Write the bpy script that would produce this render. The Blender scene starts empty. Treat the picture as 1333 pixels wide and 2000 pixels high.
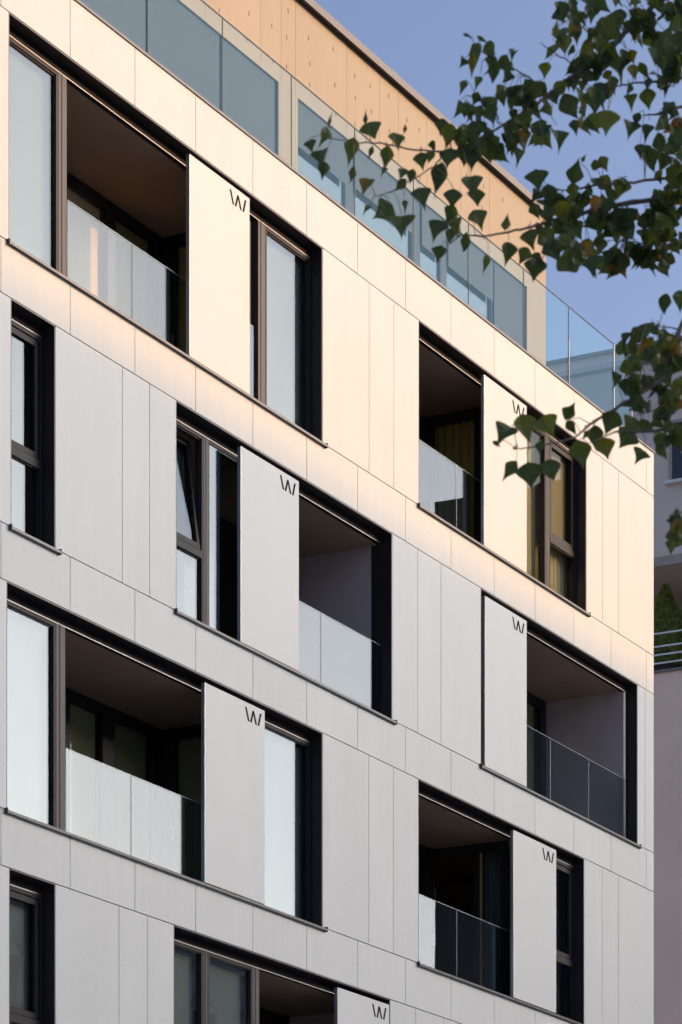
import bpy, math, random
from mathutils import Vector, Matrix
from mathutils import noise as mnoise
random.seed(7)
sc = bpy.context.scene

# ------------------------------------------------------------------ camera
# World frame: X runs along the facade, Y into the building, Z up.
# Z = 0 is eye level; the street lies at Z = -1.6. The facade face is Y = 0.
FOC, TH, DIST, VPY = 6486.4, math.radians(28.0627), 19.79, 3112.0
cam_d = bpy.data.cameras.new('camera'); cam = bpy.data.objects.new('camera', cam_d)
sc.collection.objects.link(cam); sc.camera = cam
cam.location = (0, -DIST, 0)
cam.rotation_euler = (math.radians(90), 0, TH - math.radians(90))
cam_d.sensor_width = 36; cam_d.sensor_fit = 'AUTO'
cam_d.lens = FOC / 2000 * 36
cam_d.shift_y = (VPY - 1000) / 2000
cam_d.clip_start = 0.1; cam_d.clip_end = 5000
cam_d.dof.use_dof = True; cam_d.dof.focus_distance = 41; cam_d.dof.aperture_fstop = 13

# ------------------------------------------------------------------ sky, sun, exposure
SUN_EL, SUN_AZ = math.radians(12.5), math.radians(36)     # azimuth measured from -Y towards +X
sun_dir = Vector((math.sin(SUN_AZ) * math.cos(SUN_EL), -math.cos(SUN_AZ) * math.cos(SUN_EL), math.sin(SUN_EL)))
w = bpy.data.worlds.new('World'); sc.world = w; w.use_nodes = True
nt = w.node_tree; bg = nt.nodes['Background']
sky = nt.nodes.new('ShaderNodeTexSky'); sky.sky_type = 'NISHITA'; sky.sun_disc = False
sky.sun_elevation = SUN_EL; sky.sun_rotation = math.pi - SUN_AZ
sky.altitude = 100; sky.air_density = 0.43; sky.dust_density = 5.2; sky.ozone_density = 1.6
nt.links.new(sky.outputs[0], bg.inputs[0]); bg.inputs[1].default_value = 0.15
sl = bpy.data.lights.new('sun', 'SUN'); sl.energy = 2.0; sl.angle = math.radians(0.3); sl.color = (0.46, 0.185, 0.0)
so = bpy.data.objects.new('sun', sl); sc.collection.objects.link(so)
so.rotation_euler = (-sun_dir).to_track_quat('-Z', 'Y').to_euler()
sc.view_settings.view_transform = 'Standard'; sc.view_settings.look = 'None'
sc.view_settings.gamma = 1; sc.view_settings.exposure = 1.30
sc.cycles.transparent_max_bounces = 24; sc.cycles.max_bounces = 10; sc.cycles.glossy_bounces = 5

# ------------------------------------------------------------------ materials
def mat(name, col, rough=0.6, metal=0.0, var=0.0, scale=3.0, bump=0.0, bscale=40, stretch=(1, 1, 1), spec=0.5, island=0.0):
    m = bpy.data.materials.new(name); m.use_nodes = True
    n = m.node_tree.nodes; l = m.node_tree.links; b = n['Principled BSDF']
    b.inputs['Roughness'].default_value = rough; b.inputs['Metallic'].default_value = metal
    b.inputs['Specular IOR Level'].default_value = spec
    b.inputs['Base Color'].default_value = (*col, 1)
    if var or bump:
        tc = n.new('ShaderNodeTexCoord'); mp = n.new('ShaderNodeMapping'); mp.inputs['Scale'].default_value = stretch
        l.new(tc.outputs['Object'], mp.inputs[0])
    if var:
        nz = n.new('ShaderNodeTexNoise'); nz.inputs['Scale'].default_value = scale; nz.inputs['Detail'].default_value = 6
        nz.inputs['Roughness'].default_value = 0.65
        l.new(mp.outputs[0], nz.inputs[0])
        mr = n.new('ShaderNodeMapRange'); mr.inputs[1].default_value = 0.3; mr.inputs[2].default_value = 0.7
        mr.inputs[3].default_value = 1 - var; mr.inputs[4].default_value = 1 + var
        l.new(nz.outputs[0], mr.inputs[0])
        hs = n.new('ShaderNodeHueSaturation'); hs.inputs['Color'].default_value = (*col, 1)
        if island:            # slight tone difference from one board to the next, and faint vertical weathering
            ge = n.new('ShaderNodeNewGeometry'); m2 = n.new('ShaderNodeMapRange'); m2.inputs[3].default_value = 1 - island; m2.inputs[4].default_value = 1 + island * .6
            l.new(ge.outputs['Random Per Island'], m2.inputs[0])
            mp2 = n.new('ShaderNodeMapping'); mp2.inputs['Scale'].default_value = (9, 9, .35); l.new(tc.outputs['Object'], mp2.inputs[0])
            n2 = n.new('ShaderNodeTexNoise'); n2.inputs['Scale'].default_value = 1.3; n2.inputs['Detail'].default_value = 5; l.new(mp2.outputs[0], n2.inputs[0])
            m3 = n.new('ShaderNodeMapRange'); m3.inputs[1].default_value = .3; m3.inputs[2].default_value = .7; m3.inputs[3].default_value = .982; m3.inputs[4].default_value = 1.012
            l.new(n2.outputs[0], m3.inputs[0])
            x1 = n.new('ShaderNodeMath'); x1.operation = 'MULTIPLY'; l.new(mr.outputs[0], x1.inputs[0]); l.new(m2.outputs[0], x1.inputs[1])
            x2 = n.new('ShaderNodeMath'); x2.operation = 'MULTIPLY'; l.new(x1.outputs[0], x2.inputs[0]); l.new(m3.outputs[0], x2.inputs[1])
            mr = x2
        l.new(mr.outputs[0], hs.inputs['Value']); l.new(hs.outputs[0], b.inputs['Base Color'])
    if bump:
        nb = n.new('ShaderNodeTexNoise'); nb.inputs['Scale'].default_value = bscale; nb.inputs['Detail'].default_value = 4
        l.new(mp.outputs[0], nb.inputs[0])
        bp = n.new('ShaderNodeBump'); bp.inputs['Strength'].default_value = bump; bp.inputs['Distance'].default_value = 0.01
        l.new(nb.outputs[0], bp.inputs['Height']); l.new(bp.outputs[0], b.inputs['Normal'])
    return m

def glass(name, tint, base, mult, refl=(1, 1, 1), warp=0.0):
    """clear pane: mirror-like share rising with the angle of view, the rest seen through a tint"""
    m = bpy.data.materials.new(name); m.use_nodes = True
    n = m.node_tree.nodes; l = m.node_tree.links
    n.remove(n['Principled BSDF']); out = n['Material Output']
    lw = n.new('ShaderNodeLayerWeight'); lw.inputs['Blend'].default_value = .5
    fr = n.new('ShaderNodeMath'); fr.operation = 'POWER'; fr.inputs[1].default_value = 2.5; l.new(lw.outputs['Facing'], fr.inputs[0])
    ma = n.new('ShaderNodeMath'); ma.operation = 'MULTIPLY_ADD'; ma.use_clamp = True
    ma.inputs[1].default_value = mult; ma.inputs[2].default_value = base
    l.new(fr.outputs[0], ma.inputs[0])
    tr = n.new('ShaderNodeBsdfTransparent'); tr.inputs[0].default_value = (*tint, 1)
    gl = n.new('ShaderNodeBsdfGlossy'); gl.inputs['Roughness'].default_value = 0.0; gl.inputs[0].default_value = (*refl, 1)
    mx = n.new('ShaderNodeMixShader')
    l.new(ma.outputs[0], mx.inputs[0]); l.new(tr.outputs[0], mx.inputs[1]); l.new(gl.outputs[0], mx.inputs[2])
    l.new(mx.outputs[0], out.inputs[0])
    if warp:
        tc = n.new('ShaderNodeTexCoord'); nb = n.new('ShaderNodeTexNoise')
        nb.inputs['Scale'].default_value = 1.1; nb.inputs['Detail'].default_value = 1
        l.new(tc.outputs['Object'], nb.inputs[0])
        bp = n.new('ShaderNodeBump'); bp.inputs['Strength'].default_value = 1; bp.inputs['Distance'].default_value = warp
        l.new(nb.outputs[0], bp.inputs['Height']); l.new(bp.outputs[0], gl.inputs['Normal'])
    return m

M = {}
M['panel'] = mat('panel', (0.565, 0.577, 0.548), 0.55, var=0.03, scale=1.4, island=.035, bump=0.05, bscale=60, stretch=(1, 1, .35), spec=.3)
M['shutter'] = mat('shutter', (0.565, 0.577, 0.548), 0.5, var=0.02, scale=2, bump=0.04, bscale=60, stretch=(1, 1, .3), spec=.3)
M['backing'] = mat('backing', (0.03, 0.03, 0.03), 0.9)
M['pent'] = mat('pent', (0.34, 0.262, 0.165), 0.6, island=.04, var=0.05, scale=1.5, bump=.05, stretch=(1, 1, .3), spec=.3)
M['metal'] = mat('metal', (0.035, 0.032, 0.034), 0.38, 0.3, var=.08, scale=6)
M['frame'] = mat('frame', (0.062, 0.054, 0.054), 0.5, 0.0, spec=.22, var=.06, scale=5, stretch=(1, 1, .2))
M['frame_dark'] = mat('frame_dark', (0.026, 0.023, 0.025), 0.5, 0.0, var=.06, scale=5, stretch=(1, 1, .2), spec=.12)
M['blackgasket'] = mat('blackgasket', (0.012, 0.012, 0.014), 0.5)
M['sill'] = mat('sill', (0.06, 0.055, 0.052), 0.4, 0.4, var=.06)
M['fascia'] = mat('fascia', (0.02, 0.016, 0.016), 0.75, spec=.15)
M['bead'] = mat('bead', (0.30, 0.28, 0.26), 0.4, 0.6)
M['alu'] = mat('alu', (0.55, 0.55, 0.55), 0.35, 0.7)
M['emblem'] = mat('emblem', (0.004, 0.004, 0.004), 0.7, spec=.1)
M['soffit'] = mat('soffit', (0.36, 0.25, 0.175), 0.75, var=.06, scale=1.5)
M['recess'] = mat('recess', (0.50, 0.42, 0.42), 0.75, var=.05, scale=2, bump=.1, bscale=50)
M['floor'] = mat('floor', (0.45, 0.40, 0.34), 0.7, var=.1)
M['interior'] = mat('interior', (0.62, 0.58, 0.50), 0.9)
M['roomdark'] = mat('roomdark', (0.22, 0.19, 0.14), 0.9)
M['coping'] = mat('coping', (0.06, 0.048, 0.043), 0.45, 0.3, var=.1, scale=4)
M['glass'] = glass('glass', (0.62, 0.66, 0.62), 0.022, .42, (.80, .89, 1.0), warp=.0015)
M['glass_clear'] = glass('glass_clear', (0.80, 0.82, 0.76), 0.008, .10, (.97, 1, .99), warp=.002)
M['rail_glass'] = glass('rail_glass', (0.82, 0.87, 0.88), 0.01, .32, (.86, .92, .97), warp=.0004)
M['terrace_glass'] = glass('terrace_glass', (0.86, 0.91, 0.90), 0.006, 0.12, (.50, .78, 1.0), warp=.0004)
M['glass_edge'] = mat('glass_edge', (0.45, 0.60, 0.58), 0.2)
M['joint'] = mat('joint', (0.02, 0.03, 0.035), 0.4)
M['blind'] = mat('blind', (0.045, 0.062, 0.085), 0.8, var=.04, scale=2)
M['blind_pale'] = mat('blind_pale', (0.54, 0.56, 0.60), 0.85, var=.02, stretch=(1, 1, .2))
M['blind_tan'] = mat('blind_tan', (0.42, 0.33, 0.24), 0.85, var=.05, scale=40, stretch=(1, 1, .1))
M['tan_cloth'] = mat('tan_cloth', (0.85, 0.62, 0.33), 0.9, var=.06, scale=2, stretch=(1, 1, .3))
M['olive_cloth'] = mat('olive_cloth', (0.60, 0.54, 0.38), 0.9, var=.1, scale=1.5)
M['reflection_cloth'] = mat('reflection_cloth', (0.80, 0.70, 0.76), 0.9, var=.08, scale=1.2)
M['glint_gold'] = mat('glint_gold', (0.75, 0.52, 0.22), .35, .6)
M['curtain_gold'] = mat('curtain_gold', (0.90, 0.68, 0.30), 0.9, var=.05, scale=10, stretch=(1, 1, .1))
M['curtain'] = mat('curtain', (0.86, 0.72, 0.50), 0.9, var=.05, scale=10, stretch=(1, 1, .1))
M['curtain_blue'] = mat('curtain_blue', (0.24, 0.30, 0.36), 0.9, var=.08, scale=10, stretch=(1, 1, .1))
M['neighbour'] = mat('neighbour', (0.74, 0.60, 0.53), 0.85, var=.05, scale=.5, bump=.2, bscale=8, spec=.2)
M['neighbour_low'] = mat('neighbour_low', (0.95, 0.70, 0.54), 0.85, var=.04, scale=.5, bump=.2, bscale=8, spec=.2)
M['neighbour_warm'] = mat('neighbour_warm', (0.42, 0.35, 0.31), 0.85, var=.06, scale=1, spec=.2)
M['neighbour_trim'] = mat('neighbour_trim', (0.22, 0.19, 0.19), 0.8)
M['white_rail'] = mat('white_rail', (0.75, 0.75, 0.72), 0.4)
M['pot'] = mat('pot', (0.04, 0.035, 0.035), 0.6)
M['darkwin'] = mat('darkwin', (0.02, 0.02, 0.025), 0.15)
M['asphalt'] = mat('asphalt', (0.05, 0.05, 0.052), 0.9, var=.15, scale=2, bump=.3, bscale=90)
M['paving'] = mat('paving', (0.45, 0.43, 0.40), 0.85, var=.1, scale=2)
M['earth'] = mat('earth', (0.16, 0.15, 0.12), 0.95, var=.2, scale=.05)
M['plaster'] = mat('plaster', (0.74, 0.70, 0.68), 0.9, var=.06, scale=.3)
M['plaster_dark'] = mat('plaster_dark', (0.16, 0.15, 0.15), 0.9, var=.1, scale=.3)
M['cornice'] = mat('cornice', (0.62, 0.57, 0.50), 0.85)
M['roofdark'] = mat('roofdark', (0.12, 0.10, 0.09), 0.7, var=.1)
M['bark'] = mat('bark', (0.13, 0.10, 0.075), 0.85, var=.2, scale=20, bump=.4, bscale=60)

def leaf_mat(name, front, trans):
    m = bpy.data.materials.new(name); m.use_nodes = True
    n = m.node_tree.nodes; l = m.node_tree.links; b = n['Principled BSDF']; out = n['Material Output']
    at = n.new('ShaderNodeAttribute'); at.attribute_name = 'leaf_kind'
    rp = n.new('ShaderNodeValToRGB'); e = rp.color_ramp.elements
    e[0].position = 0; e[0].color = (front[0] * .55, front[1] * .6, front[2] * .8, 1)
    e[1].position = 1; e[1].color = (0.26, 0.13, 0.015, 1)
    k = e.new(.5); k.color = (*front, 1)
    k = e.new(.90); k.color = (front[0] * 2.1, front[1] * 1.6, front[2] * .8, 1)
    l.new(at.outputs['Fac'], rp.inputs[0]); l.new(rp.outputs[0], b.inputs['Base Color'])
    b.inputs['Roughness'].default_value = .42
    tl = n.new('ShaderNodeBsdfTranslucent')
    hs = n.new('ShaderNodeHueSaturation'); hs.inputs['Value'].default_value = trans; hs.inputs['Hue'].default_value = .48
    l.new(rp.outputs[0], hs.inputs['Color']); l.new(hs.outputs[0], tl.inputs[0])
    mx = n.new('ShaderNodeMixShader'); mx.inputs[0].default_value = .42
    l.new(b.outputs[0], mx.inputs[1]); l.new(tl.outputs[0], mx.inputs[2]); l.new(mx.outputs[0], out.inputs[0])
    return m
M['leaf'] = leaf_mat('leaf', (0.062, 0.096, 0.02), 1.7)
M['conifer'] = leaf_mat('conifer', (0.26, 0.33, 0.09), .9)

# ------------------------------------------------------------------ helpers
C = sc.collection
class MB:
    def __init__(s): s.v = []; s.f = []; s.a = []
    def box(s, x0, x1, y0, y1, z0, z1):
        b = len(s.v)
        s.v += [(x, y, z) for x in (x0, x1) for y in (y0, y1) for z in (z0, z1)]
        s.f += [tuple(b + i for i in q) for q in ((0, 1, 3, 2), (4, 6, 7, 5), (0, 4, 5, 1), (2, 3, 7, 6), (0, 2, 6, 4), (1, 5, 7, 3))]
        return s
    def prism(s, pts, y0, y1):           # polygon in XZ extruded along Y
        b = len(s.v); n = len(pts)
        s.v += [(x, y0, z) for x, z in pts] + [(x, y1, z) for x, z in pts]
        s.f += [tuple(range(b, b + n)), tuple(range(b + 2 * n - 1, b + n - 1, -1))]
        s.f += [(b + i, b + n + i, b + n + (i + 1) % n, b + (i + 1) % n) for i in range(n)]
        return s
    def prismx(s, pts, x0, x1):          # polygon in YZ extruded along X
        b = len(s.v); n = len(pts)
        s.v += [(x0, y, z) for y, z in pts] + [(x1, y, z) for y, z in pts]
        s.f += [tuple(range(b, b + n)), tuple(range(b + 2 * n - 1, b + n - 1, -1))]
        s.f += [(b + i, b + n + i, b + n + (i + 1) % n, b + (i + 1) % n) for i in range(n)]
        return s
    def tube(s, pts, rad, seg=6):
        b = len(s.v); pts = [Vector(p) for p in pts]; n = len(pts)
        for i, p in enumerate(pts):
            t = (pts[min(i + 1, n - 1)] - pts[max(i - 1, 0)]).normalized()
            u = t.cross(Vector((0.13, 0.27, 1))); u = u.normalized() if u.length > 1e-4 else Vector((1, 0, 0)); q = t.cross(u)
            for k in range(seg):
                a = 2 * math.pi * k / seg
                s.v.append(tuple(p + (u * math.cos(a) + q * math.sin(a)) * rad[i]))
        for i in range(n - 1):
            for k in range(seg):
                s.f.append((b + i * seg + k, b + i * seg + (k + 1) % seg, b + (i + 1) * seg + (k + 1) % seg, b + (i + 1) * seg + k))
        s.f.append(tuple(b + k for k in range(seg))); s.f.append(tuple(b + (n - 1) * seg + k for k in reversed(range(seg))))
        return s
    def build(s, name, m, parent=None, smooth=False, recalc=True):
        me = bpy.data.meshes.new(name); me.from_pydata(s.v, [], s.f); me.update()
        if recalc:
            import bmesh
            bm = bmesh.new(); bm.from_mesh(me); bmesh.ops.recalc_face_normals(bm, faces=bm.faces); bm.to_mesh(me); bm.free()
        me.materials.append(m)
        if smooth: me.polygons.foreach_set('use_smooth', [True] * len(me.polygons))
        if s.a:
            at = me.attributes.new('leaf_kind', 'FLOAT', 'FACE'); at.data.foreach_set('value', s.a)
        o = bpy.data.objects.new(name, me); C.objects.link(o)
        if parent: o.parent = parent
        return o
def build_multi(name, parts, parent=None, recalc=True):
    """one mesh with a material for each piece of it"""
    al = MB(); idx = []; at = []
    for i, (mb, m) in enumerate(parts):
        b = len(al.v); al.v += mb.v; al.f += [tuple(k + b for k in f) for f in mb.f]; idx += [i] * len(mb.f)
        at += mb.a if mb.a else [0.3] * len(mb.f)
    if any(mb.a for mb, m in parts): al.a = at
    o = al.build(name, parts[0][1], parent, recalc=recalc)
    for mb, m in parts[1:]: o.data.materials.append(m)
    o.data.polygons.foreach_set('material_index', idx)
    return o
def box(name, m, parent, *c): return MB().box(*c).build(name, m, parent)
def tag(o, label=None, cat=None, group=None, kind=None):
    if label: o['label'] = label
    if cat: o['category'] = cat
    if group: o['group'] = group
    if kind: o['kind'] = kind
    return o
def empty(name, loc, label, cat, group=None):
    o = bpy.data.objects.new(name, None); C.objects.link(o); o.location = (0, 0, 0)
    return tag(o, label, cat, group)
GZ = -1.6

# ------------------------------------------------------------------ ground
tag(box('ground', M['earth'], None, -600, 900, -600, 900, GZ - .5, GZ - .12), kind='structure')
tag(box('road', M['asphalt'], None, -300, 400, -18, -9, GZ - .119, GZ - .11), kind='structure')
tag(MB().box(-300, 400, -9, -.0, GZ - .119, GZ).build('pavement', M['paving']), kind='structure')
tag(MB().box(-300, 400, -120, -18, GZ - .119, GZ).build('pavement', M['paving']), kind='structure')

# ------------------------------------------------------------------ the apartment building
B = empty('apartment_building', (0, 0, 0), 'modern apartment building of pale grey panels with dark loggias and tan set-back top floor', 'building')
UR = 47.352; UL = 15.895                   # right corner, left end
G0 = 29.442; GP = 1.3548                   # panel grid
TOPS = [16.87, 13.83, 10.79, 7.74, 4.70]   # top of each storey's openings
BOTS = [14.42, 11.39, 8.35, 5.30, 2.26]
COP = 17.55; GAP = .006; PT = .022         # joint half-width, panel thickness
DEP = 1.45; FV = .16                       # loggia depth, frame plane behind the cladding
JL, JR = 'L', 'R'
# solid runs per storey: list of (u0,u1) panels between openings
def grid(a, b): return [G0 + GP * k for k in range(-12, 14) if a + .25 < G0 + GP * k < b - .25]
open_ = [[(29.59, 36.63), (39.31, 44.79)],
         [(29.63, 30.50), (33.06, 38.54), (41.21, 46.71)],
         [(29.55, 36.63), (39.30, 44.71)],
         [(29.60, 30.50), (33.01, 38.48)],
         []]
joints = [[37.89, 38.59, 45.39, 45.98], [31.88, 32.47, 39.28, 39.97, 47.0], [37.88, 38.57, 45.37, 45.98],
          [31.81, 32.42, 39.22, 40.05, 41.21, 42.6, 43.9, 45.37, 45.98], []]
clad = MB()
def panel(u0, u1, z0, z1): clad.box(u0 + GAP, u1 - GAP, 0, PT, z0 + GAP, z1 - GAP)
bands = [(TOPS[0], COP)] + [(TOPS[i + 1], BOTS[i]) for i in range(4)] + [(1.65, 2.26)]
jb = [UL] + [G0 + GP * k for k in range(-9, 14) if UL + .1 < G0 + GP * k < UR - .1] + [UR]
for z0, z1 in bands:
    for a, b in zip(jb, jb[1:]): panel(a, b, z0, z1)
for s in range(5):
    edges = [UL]
    segs = []
    cur = UL
    for a, b in open_[s] + [(UR, UR)]:
        js = [j for j in joints[s] if cur + .1 < j < a - .1]
        left = [G0 - .45 - .9 * k for k in range(0, 15) if cur + .3 < G0 - .45 - .9 * k < min(a, 29.4) - .3] if cur < 29 else []
        if s == 4: js = grid(cur, a)
        pts = sorted([cur] + left + js + [a])
        for p, q in zip(pts, pts[1:]): segs.append((p, q))
        cur = b
    for p, q in segs:
        if q - p > .05: panel(p, q, BOTS[s], TOPS[s])
# fixing screws in the cladding
scr = MB()
for z0, z1 in bands[:5]:
    for a, b in zip(jb, jb[1:]):
        if a < 28 or b - a < .6: continue
        for fx in (.08, .5, .92):
            if random.random() < .75:
                x = a + (b - a) * fx; z = z0 + (z1 - z0) * random.choice((.12, .88, .5)); r = .006
                scr.box(x - r, x + r, -.0015, .001, z - r, z + r)
for s in range(4):
    cur = 29
    for a, b in open_[s] + [(UR, UR)]:
        js = sorted([cur] + [j for j in joints[s] if cur + .1 < j < a - .1] + [a])
        for p, q in zip(js, js[1:]):
            if q - p < .3: continue
            for fz in (.03, .27, .5, .73, .97):
                for fx in (.07, .93) if q - p < .9 else (.06, .5, .94):
                    if random.random() < .5:
                        x = p + (q - p) * fx; z = BOTS[s] + 2.44 * fz; r = .0055
                        scr.box(x - r, x + r, -.0015, .001, z - r, z + r)
        cur = b
build_multi('cladding', [(clad, M['panel']), (scr, mat('screw', (.34, .33, .32), .4, .3))], B)

# wall body behind the cladding (with openings), slabs, end walls
WV = .30
body = MB()
for z0, z1 in [(TOPS[0], COP - .02)] + [(TOPS[i + 1], BOTS[i]) for i in range(4)] + [(GZ, 2.26)]:
    body.box(UL, UR - .02, PT + .012, WV, z0 + .0, z1)
body.build('spandrel_wall', M['backing'], B)
pier = MB()
for s in range(5):
    cur = UL
    for a, b in open_[s] + [(UR - .02, UR)]:
        if a - cur > .05: pier.box(cur, a, PT + .012, WV, BOTS[s] + .001, TOPS[s] - .001)
        cur = b
pier.build('pier', M['backing'], B)
# dark metal lining of each opening: head, jambs
CE = .115                                    # drop from the opening head to the loggia ceiling
for s in range(4):
    for a, b in open_[s]:
        lin = MB()
        lin.box(a, b, .004, WV, TOPS[s] + .0, TOPS[s] + .012)      # tucked above the head
        lin.v = [(x, y, z - .013) for x, y, z in lin.v]
        lin.box(b - .014, b - .001, .003, WV, BOTS[s] + .002, TOPS[s] - .014)
        lin.box(a + .001, a + .014, .003, WV, BOTS[s] + .002, TOPS[s] - .014)
        lin.build('reveal_lining', M['metal'], B)
        fa = MB().box(a + .015, b - .015, FV + .005, FV + .06, TOPS[s] - CE + .005, TOPS[s] - .014)
        fa.build('head_fascia', M['fascia'], B)
        bd = MB().box(a + .015, b - .05, FV - .004, FV + .004, TOPS[s] - CE - .004, TOPS[s] - CE + .006)
        bd.build('head_bead', M['bead'], B)
        sl_ = MB().prismx([(-.042, BOTS[s] - .012), (-.042, BOTS[s] - .042), (-.036, BOTS[s] - .042), (-.036, BOTS[s] - .026), (-.002, BOTS[s] - .022),
                           (-.002, BOTS[s] + .002), (FV + .1, BOTS[s] + .020), (FV + .1, BOTS[s] + .026)][::-1], a - .035, b + .055)
        sl_.box(b + .055, b + .062, -.044, .0, BOTS[s] - .052, BOTS[s] + .012)
        sl_.box(a - .042, a - .035, -.044, .0, BOTS[s] - .052, BOTS[s] + .012)
        sl_.build('window_sill', M['sill'], B)
for s in range(-1, 5):                        # floor slabs
    z1 = (BOTS[s] - .04) if s >= 0 else COP - .25
    z0 = (TOPS[s + 1] - CE + .0) if s < 4 else GZ
    box('floor_slab', M['soffit'], B, UL + .05, UR - .05, WV + .002, 12, z0, z1)
side = MB()
side.box(UL, UL + .25, WV + .001, 12, GZ, COP - .02); side.box(UL, UR, 12.001, 12.3, GZ, COP - .02)
for k in range(9):
    side.box(UR - .022, UR, .0225 + k * 1.35 + GAP, .0225 + (k + 1) * 1.35 - GAP, GZ, COP - GAP)
side.box(UR - .25, UR - .023, WV + .001, 12, GZ, COP - .03)
side.build('side_wall', M['panel'], B)
# parapet coping
MB().box(UL - .02, UR + .02, -.014, .34, COP, COP + .018).box(UL - .02, UR + .02, -.018, -.012, COP - .012, COP + .02).build('parapet_coping', M['sill'], B)
MB().box(UR - .3, UR + .014, .345, 11.9, COP, COP + .018).build('parapet_coping', M['sill'], B)
box('terrace_floor', M['floor'], B, UL + .1, UR - .3, .35, 11.9, COP - .249, COP - .20)

# ------------------------------------------------------------------ openings' contents
def panes(parent, name, m, cells, v, th=.012):
    for u0, u1, z0, z1 in cells:
        box(name, m, parent, u0, u1, v, v + th, z0, z1)
def window(u0, u1, z0, z1, transom=None, fw=.075, sash=True, gl='glass', warp=None, right=.0, tilt=None, left=.0, pv=.035):
    """fixed outer frame on the frame plane, optional transom; sashes and panes are its pieces"""
    f = MB(); v0, v1 = FV, FV + .085
    L = u0 + (left or fw * .7); Rr = u1 - (right or fw * .7)
    f.box(u0, L, v0, v1, z0, z1); f.box(Rr, u1, v0, v1, z0, z1)
    f.box(L, Rr, v0 + .001, v1, z1 - .05, z1); f.box(L, Rr, v0 + .001, v1, z0, z0 + .04)
    if transom: f.box(L, Rr, v0 - .004, v1, transom - .045, transom + .045)
    fo = f.build('window', M['frame_dark'], B)
    cells = [(L, Rr, transom + .045, z1 - .05), (L, Rr, z0 + .04, transom - .045)] if transom else [(L, Rr, z0 + .04, z1 - .05)]
    for i, (a, b, c, d) in enumerate(cells):
        g = MB().box(a, b, v0 + .04, v0 + .041, c, d)          # gasket line
        gk = .012
        g = MB().box(a, a + gk, v0 + .02, v1 - .01, c, d).box(b - gk, b, v0 + .02, v1 - .01, c, d).box(a + gk, b - gk, v0 + .02, v1 - .01, d - gk, d).box(a + gk, b - gk, v0 + .02, v1 - .01, c, c + gk)
        g.build('gasket', M['blackgasket'], fo)
        a += gk; b -= gk; c += gk; d -= gk
        if sash and i == 0:
            sw = .065
            s_ = MB().box(a, a + sw, -.02, .05, c, d).box(b - sw, b, -.02, .05, c, d).box(a + sw, b - sw, -.019, .05, d - sw, d).box(a + sw, b - sw, -.019, .05, c, c + sw)
            p_ = MB().box(a + sw, b - sw, .012, .022, c + sw, d - sw)
            sp = s_.build('sash', M['frame_dark'], fo); pp = p_.build('pane', M[gl], fo)
            for o in (sp, pp):
                if tilt:                                         # leans in at the top, hinged along its foot
                    R_ = Matrix.Translation((0, v0 + .03, c)) @ Matrix.Rotation(-tilt, 4, 'X') @ Matrix.Translation((0, 0, -c))
                    o.data.transform(R_)
                else: o.data.transform(Matrix.Translation((0, v0 + .03, 0)))
        else:
            box('pane', M[gl], fo, a, b, v0 + pv, v0 + pv + .01, c, d)
    return fo
def post(u0, u1, z0, z1, v=FV):
    m = MB().box(u0, u1 - .0, v - .002, v + .12, z0, z1)
    m.box(u0 + (u1 - u0) * .38, u0 + (u1 - u0) * .38 + .012, v - .008, v - .002, z0, z1)
    return m.build('mullion', M['frame'], B)
def shutter(u0, u1, s, v0=-.012):
    z0, z1 = BOTS[s] + .012, TOPS[s] - .082
    m = MB().box(u0 + .012, u1, v0, v0 + .018, z0, z1)
    o = m.build('sliding_shutter', M['shutter'], B)
    MB().box(u0, u0 + .011, v0 + .002, v0 + .05, z0, z1).build('edge_profile', M['alu'], o)
    MB().box(u1 - .03, u1 - .002, v0 + .0185, v0 + .05, z0, z1).build('edge_profile', M['alu'], o)
    MB().box(u0 + .012, u1 - .031, v0 + .0185, v0 + .045, z0 + .01, z1 - .01).build('backing_board', M['metal'], o)
    t = .031
    em = MB()
    for (x0, a0, x1, a1) in ((-.474, -.105, -.402, -.262), (-.350, -.262, -.292, -.112), (-.292, -.112, -.222, -.262), (-.112, -.105, -.166, -.262)):
        dx, dz = x1 - x0, a1 - a0; q = t / 2 * math.hypot(dx, dz) / abs(dz)
        X0, X1 = u1 + x0 + .01, u1 + x1 + .01; Z0, Z1 = TOPS[s] - .035 + a0, TOPS[s] - .035 + a1
        em.prism([(X0 - q, Z0), (X0 + q, Z0), (X1 + q, Z1), (X1 - q, Z1)], v0 - .004 - .0003 * len(em.v) / 8, v0 + .001)
    em.build('emblem', M['emblem'], o)
    return o
def railing(u0, u1, s, js, v=.15, h=.985, bright=()):
    z0, z1 = BOTS[s] + .03, BOTS[s] + h
    rl = MB().box(u0, u1, v - .012, v + .03, z0 - .03, z0 + .004)
    o = rl.build('glass_balustrade', M['sill'], B)
    pts = [u0] + js + [u1]
    for a, b in zip(pts, pts[1:]):
        g = MB().box(a + .003, b - .003, v, v + .010, z0 + .005, z1)
        p = g.build('glass_panel', M['rail_glass'], o)
        MB().box(a + .003, b - .003, v - .0005, v + .0105, z1, z1 + .004).build('top_edge', M['glass_edge'], o)
        if b < u1: MB().box(b - .0025, b + .0025, v + .001, v + .009, z0 + .005, z1 - .001).build('joint_strip', M['white_rail' if bright else 'joint'], o)
    return o
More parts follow.
